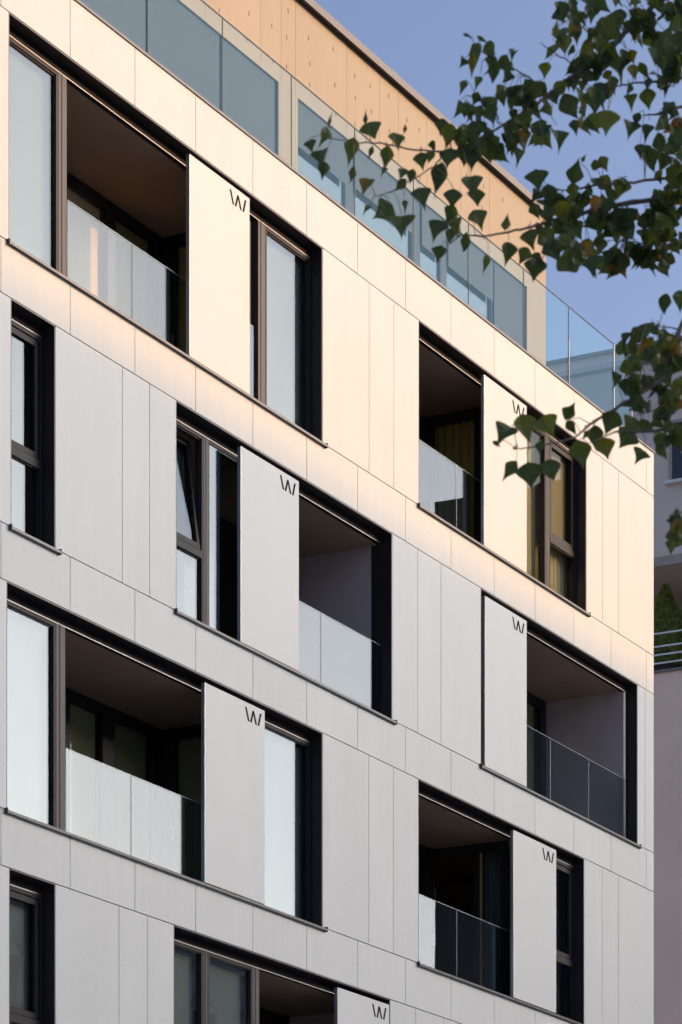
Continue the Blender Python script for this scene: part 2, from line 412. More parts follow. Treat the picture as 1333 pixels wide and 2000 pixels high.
def recess(s, u0, u1, side_m='recess', doors=True, back=True, wing=True):
    """loggia behind the opening: side walls, back wall, floor, glazed doors"""
    z0, z1 = BOTS[s] - .03, TOPS[s] - CE
    a = u0; b = u1
    fl = box('loggia_floor', M['floor'], B, a, b, WV + .003, DEP, z0 - .009, z0)
    cl = box('loggia_ceiling', M['soffit'], B, a, b, FV + .061, DEP, z1 - .012, z1 - .001)
    if wing == 'plain':
        w_ = MB().box(b, b + .08, FV + .0, DEP + .08, z0, z1 - .013)
        w_.build('loggia_side_wall', M[side_m], B)
    return z0, z1
def glazed_wall_x(s, u, vs, name='balcony_door', tint='glass_clear', post_v=()):
    """glazed screen in the plane X = u; vs = pane extents in depth"""
    z0, z1 = BOTS[s] - .02, TOPS[s] - CE - .013
    fr = MB(); lo = FV + .07; hi = DEP
    solid = []; cur = lo
    for a, b in vs: solid.append((cur, a)); cur = b
    solid.append((cur, hi))
    for a, b in solid:
        if b - a > .004: fr.box(u, u + .07, a, b, z0, z1)
    for a, b in vs: fr.box(u + .001, u + .069, a, b, z1 - .14, z1).box(u + .001, u + .069, a, b, z0, z0 + .1)
    o = fr.build(name, M['metal'], B)
    for a, b in vs:
        box('pane', M[tint], o, u + .03, u + .04, a, b, z0 + .1, z1 - .14)
        MB().box(u - .004, u + .0, b + .01, b + .03, z0 + .95, z0 + 1.12).build('handle', M['bead'], o)
    return o
def glazed_wall_y(s, v, a0, b0, ps, tint='glass_clear', hang=None):
    z0, z1 = BOTS[s] - .02, TOPS[s] - CE - .013
    fr = MB(); cur = a0
    for a, b in ps + [(b0, b0)]:
        if a - cur > .004: fr.box(cur, a, v, v + .07, z0, z1)
        cur = b
    for a, b in ps: fr.box(a, b, v + .001, v + .069, z1 - .13, z1).box(a, b, v + .001, v + .069, z0, z0 + .1)
    o = fr.build('balcony_door', M['metal'], B)
    for a, b in ps:
        if hang == (a, b):
            sh = MB(); zz0, zz1 = z0 + .1, z1 - .13; w_ = .085
            sh.box(a, a + w_, -.03, .03, zz0, zz1).box(b - w_, b, -.03, .03, zz0, zz1).box(a + w_, b - w_, -.029, .03, zz1 - w_, zz1).box(a + w_, b - w_, -.029, .03, zz0, zz0 + w_)
            pn = MB().box(a + w_, b - w_, -.005, .005, zz0 + w_, zz1 - w_)
            for m_, nm, mt in ((sh, 'sash', 'metal'), (pn, 'pane', tint)):
                q = m_.build(nm, M[mt], o)
                q.data.transform(Matrix.Translation((0, v + .04, zz0)) @ Matrix.Rotation(math.radians(-8), 4, 'X') @ Matrix.Translation((0, 0, -zz0)))
        else: box('pane', M[tint], o, a, b, v + .03, v + .04, z0 + .1, z1 - .13)
    return o
def room_wall(s, spans, mt='interior', back=6.0):
    z0, z1 = BOTS[s] - .04, TOPS[s] - CE
    m = MB()
    m.box(UL + .3, UR - .3, back, back + .1, z0, z1)
    for u in spans: m.box(u, u + .12, DEP + .1 if isinstance(u, float) else .31, back, z0, z1)
    m.build('interior_wall', M[mt], B)
def curtain(u0, u1, v0, v1, z0, z1, label, m='curtain', folds=9, amp=.03, group='curtains hanging behind the facade glass'):
    """pleated cloth hanging from its rail"""
    n = folds * 8; mb = MB(); d = Vector((u1 - u0, v1 - v0)); ln = d.length; d.normalize(); nn = Vector((-d.y, d.x))
    for lay in (0, 1):
        for i in range(n + 1):
            t = i / n; off = amp * math.sin(t * folds * 2 * math.pi + .7 * math.sin(5 * t)) + lay * .004
            for zz in (z0, z1):
                k = 1 if zz == z0 else .75
                mb.v.append((u0 + d.x * ln * t + nn.x * off * k, v0 + d.y * ln * t + nn.y * off * k, zz))
    K = 2 * (n + 1)
    for i in range(n):
        mb.f.append((2 * i, 2 * i + 2, 2 * i + 3, 2 * i + 1)); mb.f.append((K + 2 * i, K + 2 * i + 1, K + 2 * i + 3, K + 2 * i + 2))
    mb.f.append((0, 1, K + 1, K)); mb.f.append((2 * n, K + 2 * n, K + 2 * n + 1, 2 * n + 1))
    o = mb.build('curtain', M[m], None, smooth=False)
    return tag(o, label, 'curtain', group)

# ---- storey 0 (sunlit)
z0, z1 = BOTS[0] + .03, TOPS[0] - CE
window(29.60, 30.805, z0, z1, sash=False, right=.045)
post(30.806, 30.972, z0, z1)
recess(0, 30.98, 35.15)
railing(30.975, 35.15, 0, [32.34, 33.72])
glazed_wall_y(0, DEP, 30.98, 35.15, [(31.3, 32.6), (32.85, 33.89), (34.07, 34.99)], hang=(32.85, 33.89))
glazed_wall_x(0, 35.15, [(.35, 1.28)])
shutter(33.35, 34.76, 0)
post(35.271, 35.436, z0, z1)
window(35.437, 36.642 - .03, z0, z1, sash=False, right=.06)
recess(0, 39.33, 42.28)
railing(39.33, 42.30, 0, [40.76], bright=True)
glazed_wall_y(0, DEP, 39.33, 42.28, [(39.6, 40.75), (40.95, 42.05)])
glazed_wall_x(0, 42.28, [(.62, 1.27)])
shutter(41.29, 42.68, 0)
window(42.35, 43.70, z0, z1, sash=False, gl='glass_clear', right=.03)
post(43.701, 43.80, z0, z1)
window(43.801, 44.77, z0, z1, transom=15.27, gl='glass_clear')
# ---- storey 1
z0, z1 = BOTS[1] + .03, TOPS[1] - CE
window(29.65, 30.485, z0, z1, transom=12.31)
window(33.08, 33.97, z0, z1, transom=12.295, tilt=math.radians(6.5))
post(33.971, 34.073, z0, z1)
window(34.074, 34.95, z0, z1, sash=False, right=.04, left=.012, pv=.0)
recess(1, 34.96, 38.53, wing='plain'); 
railing(34.98, 38.50, 1, [36.87])
glazed_wall_y(1, DEP, 34.96, 38.53, [(35.2, 36.2), (36.4, 37.3)])
shutter(34.55, 35.99, 1)
recess(1, 41.23, 46.55, wing='plain')
railing(41.23, 46.60, 1, [42.5, 43.85, 45.22], bright=True)
glazed_wall_y(1, DEP, 41.23, 46.55, [(43.6, 44.6), (44.8, 46.36)])
shutter(41.32, 42.68, 1)
# ---- storey 2
z0, z1 = BOTS[2] + .03, TOPS[2] - CE
window(29.56, 30.755, z0, z1, sash=False, right=.045)
post(30.76, 30.941, z0, z1)
recess(2, 30.95, 35.15)
railing(30.945, 35.15, 2, [32.32, 33.70])
glazed_wall_y(2, DEP, 30.95, 35.15, [(31.3, 32.7), (33.05, 33.78), (34.05, 34.94)])
glazed_wall_x(2, 35.15, [(.35, 1.28)])
shutter(33.70, 35.13, 2)
window(35.19, 36.615, z0, z1, sash=False, right=.06)
recess(2, 39.32, 42.6)
railing(39.32, 42.55, 2, [40.77], bright=True)
glazed_wall_y(2, DEP, 39.32, 42.6, [(39.6, 40.8), (41.0, 42.4)])
glazed_wall_x(2, 42.6, [(.35, .64), (.79, 1.41)])
shutter(42.24, 43.69, 2)
window(42.68, 44.695, z0, z1, transom=9.24, left=1.1)
# ---- storey 3
z0, z1 = BOTS[3] + .03, TOPS[3] - CE
window(29.61, 30.485, z0, z1, transom=6.2)
window(33.03, 33.96, z0, z1, transom=6.2, sash=False)
post(33.961, 34.04, z0, z1)
window(34.041, 35.13, z0, z1, sash=False, right=.035)
post(35.131, 35.296, z0, z1)
recess(3, 35.31, 38.4, wing='plain')
railing(35.31, 38.4, 3, [36.87])
glazed_wall_y(3, DEP, 35.31, 38.4, [(35.6, 36.5), (36.7, 37.6)])
shutter(37.01, 38.43, 3)
# rooms behind
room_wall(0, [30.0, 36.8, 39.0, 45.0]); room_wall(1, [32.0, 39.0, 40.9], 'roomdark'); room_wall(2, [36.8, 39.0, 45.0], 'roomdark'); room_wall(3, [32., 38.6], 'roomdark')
# blinds belong to their windows, save the added cloths of the lowest storey
for s_, a_, b_, m_ in ((0, 33.15, 33.86, 'tan_cloth'), (0, 34.1, 34.96, 'tan_cloth'), (2, 33.0, 33.76, 'olive_cloth'), (2, 34.08, 34.92, 'olive_cloth'), (1, 44.85, 46.3, 'olive_cloth')):
    box('roller_blind', M[m_], B, a_, b_, DEP + .10, DEP + .105, BOTS[s_] + .05, TOPS[s_] - CE - .10)
box('roller_blind', M['tan_cloth'], B, 35.25, 35.255, .36, 1.27, BOTS[0] + .05, TOPS[0] - CE - .1)
box('roller_blind', M['olive_cloth'], B, 35.25, 35.255, .36, 1.27, BOTS[2] + .05, TOPS[2] - CE - .1)
box('door_edge_glint', M['glint_gold'], B, 42.592, 42.599, .645, .68, BOTS[2] + .05, TOPS[2] - CE - .15)  # gold colour painted in for sun catching the door frame edge
for a_, b_, t_ in ((29.7, 30.4, 6.2), (33.1, 33.9, 6.2), (34.08, 35.05, 6.2)):
    box('roller_blind', M['reflection_cloth'], B, a_, b_, FV + .12, FV + .125, BOTS[3] + .05, TOPS[3] - CE - .06)  # added pale sheets; their mauve colour stands in for buildings mirrored in the glass
bl = box('roller_blind', M['blind_tan'], B, 43.87, 44.70, FV + .115, FV + .120, 15.30, 16.72)
# pale blinds behind the plain panes
for u0, u1, s in ((29.66, 30.80, 0), (35.5, 36.62, 0), (29.62, 30.75, 2), (35.3, 36.61, 2), (29.7, 30.47, 1), (33.15, 33.95, 1)):
    vb = FV + (.26 if s == 1 else .12)
    box('roller_blind', M['blind_pale'], B, u0, u1, vb, vb + .006, BOTS[s] + .07, TOPS[s] - CE - .06)
curtain(42.75, 44.0, .345, .345, 14.45, 16.7, 'pale green-gold curtain behind the left pane of the sunlit window at far right', folds=9, amp=.022)
curtain(44.08, 45.15, .35, .35, 14.45, 16.7, 'yellowish curtain showing below the tan roller blind of the sunlit window', folds=8, amp=.022)
curtain(42.50, 42.50, .40, 1.35, 14.45, 16.65, 'gold pleated curtain behind the glass door of the small sunlit loggia', m='curtain_gold', folds=8)
curtain(42.85, 42.85, .36, .8, 8.38, 10.6, 'dark blue-grey curtain behind the glass door of the lower right loggia', m='curtain_blue', folds=5)
curtain(44.0, 44.55, .45, .45, 8.38, 10.6, 'yellow curtain in the narrow two-light window beside the lowest right shutter', folds=5)
curtain(33.2, 33.75, 1.65, 1.65, 14.45, 16.6, 'pale curtain behind the back windows of the large sunlit loggia', m='curtain', folds=6)

# ---- penthouse
PV = 1.1; PR = 45.77; PZ = 20.80
pj = [30.2, 31.5, 32.9, 34.3, 35.6, 37.0, 37.54, 37.92, 39.35, 40.30, 40.87, 41.75, 42.84, 43.79, PR]
pen = MB(); WT = 19.52
ops = [(28.0, 37.47), (37.99, 45.09)]
pts = sorted([UL + 2] + [28.0] + pj)
for a, b in zip(pts, pts[1:]):
    for lo, hi in ((WT, PZ),):
        pen.box(a + .003, b - .003, PV, PV + .02, lo, hi)
for a, b in ((UL + 2, 28.0), (37.47, 37.54), (37.54, 37.92), (37.92, 37.99), (45.09, PR)):
    pen.box(a + .002, b - .002, PV, PV + .02, COP - .2, WT - .001)
pen.box(PR - .02, PR, PV + .021, 11, COP - .2, PZ)
MB().box(UL + 2, PR - .03, PV + .03, PV + .25, WT, PZ - .01).box(PR - .2, PR - .021, PV + .25, 11, COP - .2, PZ - .01).box(UL + 2, UL + 2.2, PV + .25, 11, COP - .2, PZ - .01).box(37.5, 37.96, PV + .03, PV + .25, COP - .2, WT).box(45.11, PR - .03, PV + .03, PV + .25, COP - .2, WT).box(UL + 2, 27.9, PV + .03, PV + .25, COP - .2, WT).build('penthouse_backing', M['backing'], B)
dim = MB()
for a, b in zip(pts, pts[1:]):
    if b < 31 or b - a < .3: continue
    for fx in ((.25, .75) if b - a > .8 else (.5,)):
        for z in (19.75, 20.15, 20.5):
            x = a + (b - a) * fx + random.uniform(-.05, .05); zz = z + random.uniform(-.08, .08); r = .013
            dim.prism([(x - r, zz), (x - r * .5, zz + r * 2.6), (x + r * .6, zz + r * 2.2), (x + r, zz - r), (x, zz - r * 2.4)], PV - .004, PV + .001)
build_multi('penthouse_wall', [(pen, M['pent']), (dim, mat('pfix', (.20, .145, .10), .7))], B)
MB().box(UL + 1.9, PR + .07, PV - .09, 11.1, PZ, PZ + .035).box(UL + 1.9, PR + .08, PV - .095, PV - .075, PZ - .02, PZ + .085).box(PR + .06, PR + .085, PV - .07, 11.1, PZ - .02, PZ + .085).box(UL + 1.9, PR + .07, PV - .08, 11.1, PZ + .036, PZ + .08).build('penthouse_roof', M['coping'], B)
box('penthouse_interior', M['blind'], B, UL + 2.3, PR - .3, 4.0, 4.1, COP - .2, PZ - .02)
pwin = MB(); panel_cells = [(28.1, 30.0, 18.0), (30.1, 32.1, 18.0), (32.2, 34.2, 18.0), (34.3, 36.0, 18.0), (36.05, 37.42, 18.0),
                            (38.02, 39.42, 18.92), (39.66, 41.40, 18.97), (41.66, 42.30, 18.92), (42.50, 43.98, 18.92), (44.02, 45.05, 18.0)]
prev = 28.0
for a, b, zb in panel_cells:
    if a - prev > .02: pwin.box(prev, a, PV + .06, PV + .14, COP - .19, WT - .002) if not (37.4 < a < 38.1) else None
    pwin.box(a, b, PV + .061, PV + .139, WT - .04, WT - .002)
    prev = b
wf = pwin.build('terrace_window', M['blind'], B)
for a, b, zb in panel_cells:
    box('pane', M['glass'], wf, a + .01, b - .01, PV + .09, PV + .10, COP - .18, WT - .05)
    box('outside_blind', M['blind'], wf, a, b, PV + .030, PV + .036, zb if zb > 18.5 else COP - .15, WT - .003)
# terrace balustrade
tg = MB().box(UL, 46.69, .075, .11, COP + .019, COP + .05).build('terrace_balustrade', M['sill'], B)
gj = [UL + .1, 18.9, 20.6, 22.3, 24.0, 25.75, 27.45, 29.17, 30.88, 32.58, 34.29, 35.99, 37.67, 39.34, 41.01, 42.80, 44.36, 46.02, 46.69]
for a, b in zip(gj, gj[1:]):
    box('glass_panel', M['terrace_glass'], tg, a + .007, b - .007, .084, .100, COP + .05, 18.79)
MB().box(UL + .1, 46.69, .083, .101, 18.790, 18.797).build('top_edge', M['joint'], tg)
ed = MB()
for j in gj[1:-2]: ed.box(j - .005, j + .005, .086, .098, COP + .05, 18.789)
ed.build('pane_joint', M['joint'], tg)
MB().box(46.012, 46.028, .083, .101, COP + .05, 18.789).box(46.684, 46.70, .08, .098, COP + .05, 18.79).box(44.355, 44.365, .082, .0835, COP + .05, 18.3).build('glass_edge', M['white_rail'], tg)
for k in range(6):
    box('glass_panel', M['terrace_glass'], tg, 46.672, 46.683, .105 + k * 1.7, .095 + (k + 1) * 1.7, COP + .05, 18.79)

# ------------------------------------------------------------------ neighbour building on the right
NX = 66.0
N = empty('neighbour_building', (0, 0, 0), 'mauve-grey rendered neighbour building in shade behind the right corner', 'building')
nb = MB()
RZ = 26.75; LZT, LZB = 22.0, 19.72
nb.box(NX, NX + 14, -6, 40, LZT, RZ - .34)
nb.box(NX + 2.2, NX + 14, -5.99, 39.99, LZB, LZT)
nb.build('wall', M['neighbour'], N)
MB().box(NX, NX + 14, -6, 40, GZ, LZB).build('wall', M['neighbour_low'], N)
MB().box(NX - .02, NX + 14.1, -6.1, 40.1, RZ - .335, RZ).build('parapet', M['neighbour'], N)
MB().box(NX - .10, NX + 14.2, -6.2, 40.2, RZ, RZ + .07).build('roof_coping', M['neighbour_trim'], N)
MB().box(NX - .05, NX - .02, -6.15, 40.15, RZ - .36, RZ - .30).build('string_course', M['neighbour_trim'], N)
MB().box(NX - .03, NX + .0, -6, 40, LZT, LZT + .2).build('balcony_fascia', M['neighbour_warm'], N)
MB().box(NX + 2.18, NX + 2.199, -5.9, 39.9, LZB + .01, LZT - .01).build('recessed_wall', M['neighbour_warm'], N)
MB().box(NX - .06, NX + .25, -6, 40, LZB, LZB + .05).build('balcony_kerb', M['neighbour_trim'], N)
for (a, b, c, d) in ((6.3, 7.36, 23.77, 25.0),):
    wn = MB().box(NX - .05, NX + .05, a - .07, a, c, d + .07).box(NX - .05, NX + .05, b, b + .07, c, d + .07).box(NX - .05, NX + .05, a, b, d, d + .07).build('window', M['neighbour_warm'], N)
    box('pane', M['darkwin'], wn, NX - .012, NX + .0 - .002, a, b, c, d)
    MB().box(NX - .14, NX - .0, a - .14, b + .14, c - .06, c).build('sill', M['white_rail'], wn)
for a in (14.5, 20.5, 27):
    wn = MB().box(NX - .05, NX + .05, a - .07, a, 23.77, 25.07).box(NX - .05, NX + .05, a + 1.1, a + 1.17, 23.77, 25.07).build('window', M['neighbour_warm'], N)
    box('pane', M['darkwin'], wn, NX - .012, NX - .002, a, a + 1.1, 23.77, 25.0)
rr = MB()
for z in (LZB + .86, LZB + .58, LZB + .40, LZB + .22):
    rr.box(NX + .03, NX + .06, -5.8, 39, z - .017, z + .017)
for k in range(19): rr.box(NX + .061, NX + .09, -5.8 + k * 2.4, -5.76 + k * 2.4, LZB + .05, LZB + .9)
rr.build('balcony_railing', M['white_rail'], N)
MB().tube([(NX - .06, 10.62, RZ - .5), (NX - .06, 10.62, GZ)], [.045, .045], 8).build('downpipe', M['white_rail'], N)

# potted conifer on its balcony
PT_ = empty('potted_conifer', (0, 0, 0), 'small conical evergreen in a dark pot behind the white balcony rails', 'plant')
px, py = NX + .8, 7.85
lathe = MB()
pts_ = [(px, py, LZB + z) for z in (.0, .05, .30, .34)]
lathe.tube(pts_, [.20, .23, .30, .31], 16).build('pot', M['pot'], PT_)
MB().tube([(px, py, LZB + .3), (px + .01, py, LZB + 2.1)], [.03, .008], 8).build('trunk', M['bark'], PT_)
fo = MB(); rnd = random.Random(3)
for i in range(7500):
    t = rnd.random() ** 1.35; z = LZB + .36 + t * 1.75; ang = rnd.random() * 6.283
    lump = 1 + .55 * mnoise.noise(Vector((math.cos(ang) * 1.6, math.sin(ang) * 1.6, z * 3)))
    r = (.62 * (1 - t) ** .8 + .03) * lump * (rnd.random() ** .4)
    c = Vector((px + r * math.cos(ang), py + r * math.sin(ang), z))
    d = Vector((math.cos(ang) * .7 + rnd.gauss(0, .4), math.sin(ang) * .7 + rnd.gauss(0, .4), .8 + rnd.gauss(0, .3))).normalized()
    q = d.cross(Vector((rnd.gauss(0, 1), rnd.gauss(0, 1), rnd.gauss(0, 1)))).normalized()
    s_ = rnd.uniform(.03, .075); b0 = len(fo.v)
    fo.v += [tuple(c - q * s_ * .35), tuple(c + d * s_), tuple(c + q * s_ * .35), tuple(c - d * s_ * .5)]
    fo.f.append((b0, b0 + 1, b0 + 2, b0 + 3)); fo.a.append(min(.9, max(0, rnd.gauss(.45, .2))))
fo.build('foliage', M['conifer'], PT_, recalc=False)

# ------------------------------------------------------------------ buildings across the street (behind the viewer: they shade the lower facade and show in the glass)
OY = -50.0; OH = 27.3
def street_house(x0, x1, h, wall, label, arches=True, floors=6, grp=None, y=-50.0, cols=0):
    OY = y
    O = empty('town_house', (x0, OY, GZ), label, 'building', grp)
    MB().box(x0, x1, OY - 14, OY, GZ, h).build('wall', wall, O)
    MB().box(x0 - .1, x1 + .1, OY + .0, OY + .45, h - .9, h - .1).box(x0 - .1, x1 + .1, OY, OY + .6, h - .1, h).build('cornice', M['cornice'], O)
    n = cols or int((x1 - x0) / 3.4); step = (x1 - x0) / n
    for f in range(floors):
        zc = GZ + 1.2 + f * (h - GZ - 1.5) / floors
        for k in range(n):
            c = x0 + step * (k + .5); wd = MB(); fr = MB()
            wd.box(c - .6, c + .6, OY + .002, OY + .02, zc, zc + 2.0)
            fr.box(c - .75, c - .6, OY, OY + .08, zc, zc + 2.0); fr.box(c + .6, c + .75, OY, OY + .08, zc, zc + 2.0)
            fr.box(c - .9, c + .9, OY, OY + .2, zc - .18, zc)
            if arches:
                for q in range(8):
                    a0, a1 = math.pi * q / 8, math.pi * (q + 1) / 8
                    fr.prism([(c + .75 * math.cos(a0), zc + 2.001 + .5 * math.sin(a0)), (c + .95 * math.cos(a0), zc + 2.001 + .72 * math.sin(a0)),
                              (c + .95 * math.cos(a1), zc + 2.001 + .72 * math.sin(a1)), (c + .75 * math.cos(a1), zc + 2.001 + .5 * math.sin(a1))], OY, OY + .15)
            else: fr.box(c - .9, c + .9, OY, OY + .12, zc + 2.0, zc + 2.2)
            build_multi('window', [(fr, M['cornice']), (wd, M['darkwin'])], O)
    return O
street_house(-40, 60, 41.18, M['plaster'], 'long pale plaster block far across the square with arched window heads', y=-100, floors=8, cols=12)
street_house(60.2, 165, 41.22, M['plaster'], 'pale plaster block far across the square that shades the lower facade', y=-100, floors=8, cols=12)
street_house(103, 150, 27.0, M['plaster'], 'pale plaster house across the street seen reflected in the lowest windows')
street_house(169, 230, 62, M['plaster_dark'], 'tall dark block across the street', arches=False, floors=10, cols=9)

# ------------------------------------------------------------------ the tree in front
def at(x, y, d):
    """point of the street scene at depth d for a measured direction"""
    lat = (x - 667) / FOC * d
    return Vector((d * math.cos(TH) + lat * math.sin(TH), -DIST + d * math.sin(TH) - lat * math.cos(TH), (VPY - y) / FOC * d))
T = empty('poplar_tree', (0, 0, 0), 'leafy poplar branches reaching in from the right in front of the facade', 'tree')
rt = random.Random(11)
TX, TD = 2650, 10.2
def trunkpt(y, d=TD): return at(TX, y, d)
BR = [  # (points px, depth at start and end, radius start, end)
    ([(1900, 20), (1600, -40), (1400, -30), (1290, 0), (1235, 52), (1179, 104), (1113, 153), (1078, 180), (1037, 215), (985, 243), (939, 274), (905, 292)], 10.4, 9.9, .0105, .0022),
    ([(905, 292), (862, 297), (795, 290), (742, 280), (705, 279), (649, 271)], 9.9, 9.6, .0035, .0014),
    ([(1052, 163), (1019, 142), (974, 120), (939, 99)], 10.0, 9.8, .0028, .0012),
    ([(1130, 140), (1110, 118), (1085, 104), (1057, 83)], 10.1, 10.3, .0028, .0012),
    ([(1182, 92), (1158, 66), (1120, 45), (1095, 20)], 10.1, 9.9, .0028, .0012),
    ([(975, 243), (964, 222), (932, 191)], 9.95, 10.1, .002, .001),
    ([(1700, 120), (1500, 180), (1333, 208), (1287, 222), (1259, 226)], 10.6, 10.3, .008, .0018),
    ([(1650, 60), (1450, 130), (1333, 152), (1287, 158), (1235, 163), (1200, 170)], 9.9, 9.7, .007, .0015),
    ([(1980, 260), (1600, 340), (1400, 368), (1333, 380), (1255, 392), (1180, 404), (1122, 421), (1074, 432), (1036, 444), (1007, 450), (959, 461), (900, 459), (877, 478)], 10.3, 9.7, .0095, .0014),
    ([(1600, 290), (1400, 335), (1333, 343), (1237, 356), (1180, 360), (1110, 372), (1070, 369)], 10.6, 10.2, .007, .0013),
    ([(870, 297), (850, 325), (810, 347), (767, 374), (735, 384)], 9.85, 9.7, .0026, .0011),
    ([(1050, 440), (1080, 470), (1060, 505), (1040, 520)], 9.8, 9.7, .002, .001),
    ([(1950, 420), (1600, 500), (1400, 560), (1350, 600), (1329, 643), (1306, 700), (1295, 741), (1237, 778), (1203, 798), (1165, 821), (1145, 836), (1122, 856), (1076, 867), (1022, 876), (1010, 876)], 10.1, 9.3, .009, .0013),
    ([(1600, 800), (1450, 830), (1333, 836), (1252, 844), (1203, 844), (1150, 866)], 9.9, 9.5, .007, .0013),
    ([(1329, 643), (1290, 638), (1262, 640)], 10.0, 10.0, .002, .001),
    ([(1600, 900), (1450, 960), (1360, 990), (1325, 1005)], 9.9, 9.8, .006, .0015),
    ([(1500, 420), (1380, 470), (1290, 480), (1220, 470)], 10.5, 10.2, .006, .0013),
    ([(1380, 700), (1330, 760), (1280, 800), (1250, 810)], 9.9, 9.8, .004, .0013)]
bark = MB(); nodes = []
for pts, d0, d1, r0, r1 in BR:
    n = len(pts); P3 = []
    for i in range(n - 1):
        for k in range(4):
            t = (i + k / 4) / (n - 1); q = k / 4
            x = pts[i][0] * (1 - q) + pts[i + 1][0] * q + rt.uniform(-1.5, 1.5); y = pts[i][1] * (1 - q) + pts[i + 1][1] * q + rt.uniform(-1.5, 1.5)
            d = d0 * (1 - t) + d1 * t + .05 * math.sin(t * 9 + d0 * 7)
            P3.append((at(x, y, d), r0 * (1 - t) + r1 * t, x, y, d))
    P3.append((at(*pts[-1], d1), r1, *pts[-1], d1))
    bark.tube([p[0] for p in P3], [p[1] * (1.25 if rt.random() < .22 else 1) for p in P3], 6)
    nodes += P3
# trunk and the boughs that carry those branches
trunk_pts = [(TX, 3112 + 1.6 / TD * FOC), (TX - 10, 2400), (TX + 15, 1600), (TX - 20, 900), (TX - 50, 300), (TX - 40, -400), (TX, -1100)]
tp = [at(x, y, TD) for x, y in trunk_pts]; tp[0].z = GZ - .2
bark.tube(tp, [.21, .18, .155, .13, .10, .07, .03], 14)
for i in (0, 6, 7, 8, 9, 12, 13, 15, 16, 17):
    pts, d0, d1, r0, r1 = BR[i]
    s0 = at(*pts[0], d0); yy = pts[0][1] + 420
    e0 = at(TX - 25, yy, TD); m0 = (s0 * .45 + e0 * .55) + Vector((0, 0, -.08))
    bark.tube([e0, m0, s0], [max(r0 * 2.2, .03), max(r0 * 1.5, .015), r0], 8)
    for k in range(10):
        q = e0.lerp(s0, k / 10); nodes.append((q, .01, 2000 - k * 5, yy, d0))
bark.build('trunk', M['bark'], T, smooth=True)

leaves = MB(); stems = MB()
OUT = [(0, 0), (.12, .04), (.25, .10), (.37, .19), (.46, .29), (.42, .39), (.30, .51), (.185, .63), (.095, .76), (.035, .88), (0, 1.0)]   # half outline: base to tip
def leaf(c, ln, down, face, kind, wide=1.0, fold=.25, curl=.2):
    """poplar leaf: broad triangular blade folded on its midrib, with a drawn-out tip. c = its middle"""
    down = down.normalized(); side = down.cross(face).normalized(); nrm = side.cross(down).normalized()
    base = c - down * ln * .45; b0 = len(leaves.v)
    mid = [0, .2, .4, .6, .8, 1.0]
    def pt(w_, t, sgn):
        x = w_ * wide * ln; bend = curl * ln * (t - .5) ** 2 * 2 + fold * x * .9 + .025 * ln * math.sin(t * 9 + sgn * 2 + c.x * 40)
        return base + down * (t * ln) + side * (sgn * x * math.cos(fold)) + nrm * bend
    rib = [pt(0, t, 0) for t in (0, .15, .3, .45, .6, .8, 1.0)]
    leaves.v += [tuple(p) for p in rib]
    for sgn in (-1, 1):
        e0 = len(leaves.v); ee = OUT[1:-1]
        leaves.v += [tuple(pt(a, t, sgn)) for a, t in ee]
        ix = lambda i: e0 + i
        F_ = [(b0, ix(0), ix(1), b0 + 1), (b0 + 1, ix(1), ix(2), ix(3)), (b0 + 1, ix(3), b0 + 2), (b0 + 2, ix(3), ix(4)), (b0 + 2, ix(4), ix(5), b0 + 3),
              (b0 + 3, ix(5), ix(6), b0 + 4), (b0 + 4, ix(6), ix(7), b0 + 5), (b0 + 5, ix(7), ix(8)), (b0 + 5, ix(8), b0 + 6)]
        if sgn < 0: F_ = [tuple(reversed(f)) for f in F_]
        leaves.f += F_; leaves.a += [kind + (.04 if sgn > 0 else 0)] * len(F_)
    return base
axisR = Vector((math.sin(TH), -math.cos(TH), 0)); axisF = Vector((math.cos(TH), math.sin(TH), 0))
def place(x, y, px_len, ang=None, wide=None, dd=None, face=None):
    best = min(nodes, key=lambda n: (n[2] - x) ** 2 + (n[3] + 14 - y) ** 2)
    dist = math.hypot(best[2] - x, best[3] - y)
    d = best[4] + (rt.uniform(-.05, .05) if dist < 60 else rt.uniform(-.5, .5)) if dd is None else dd
    c = at(x, y, d); ln = px_len / FOC * d * rt.uniform(.85, 1.15)
    a = math.radians(ang if ang is not None else rt.gauss(0, 34))
    down = Vector((0, 0, -1)) * math.cos(a) + axisR * math.sin(a) + axisF * rt.uniform(-.35, .35)
    fy = face if face is not None else rt.uniform(-1.15, 1.15)
    fc = -axisF * math.cos(fy) + axisR * math.sin(fy) + Vector((0, 0, rt.uniform(-.4, .2)))
    k = rt.gauss(.46, .23)
    if rt.random() < .012: k = rt.uniform(.88, 1)
    b = leaf(c, ln * 1.12, down, fc, min(1, max(0, k)), wide or rt.uniform(.8, 1.15), rt.uniform(.08, .75), rt.uniform(-.6, .7))
    if dist < 75:
        m = (b + best[0]) * .5 + Vector((0, 0, .012)) + axisR * rt.uniform(-.008, .008)
        stems.tube([best[0], m, b], [.0014, .0011, .0010], 4)
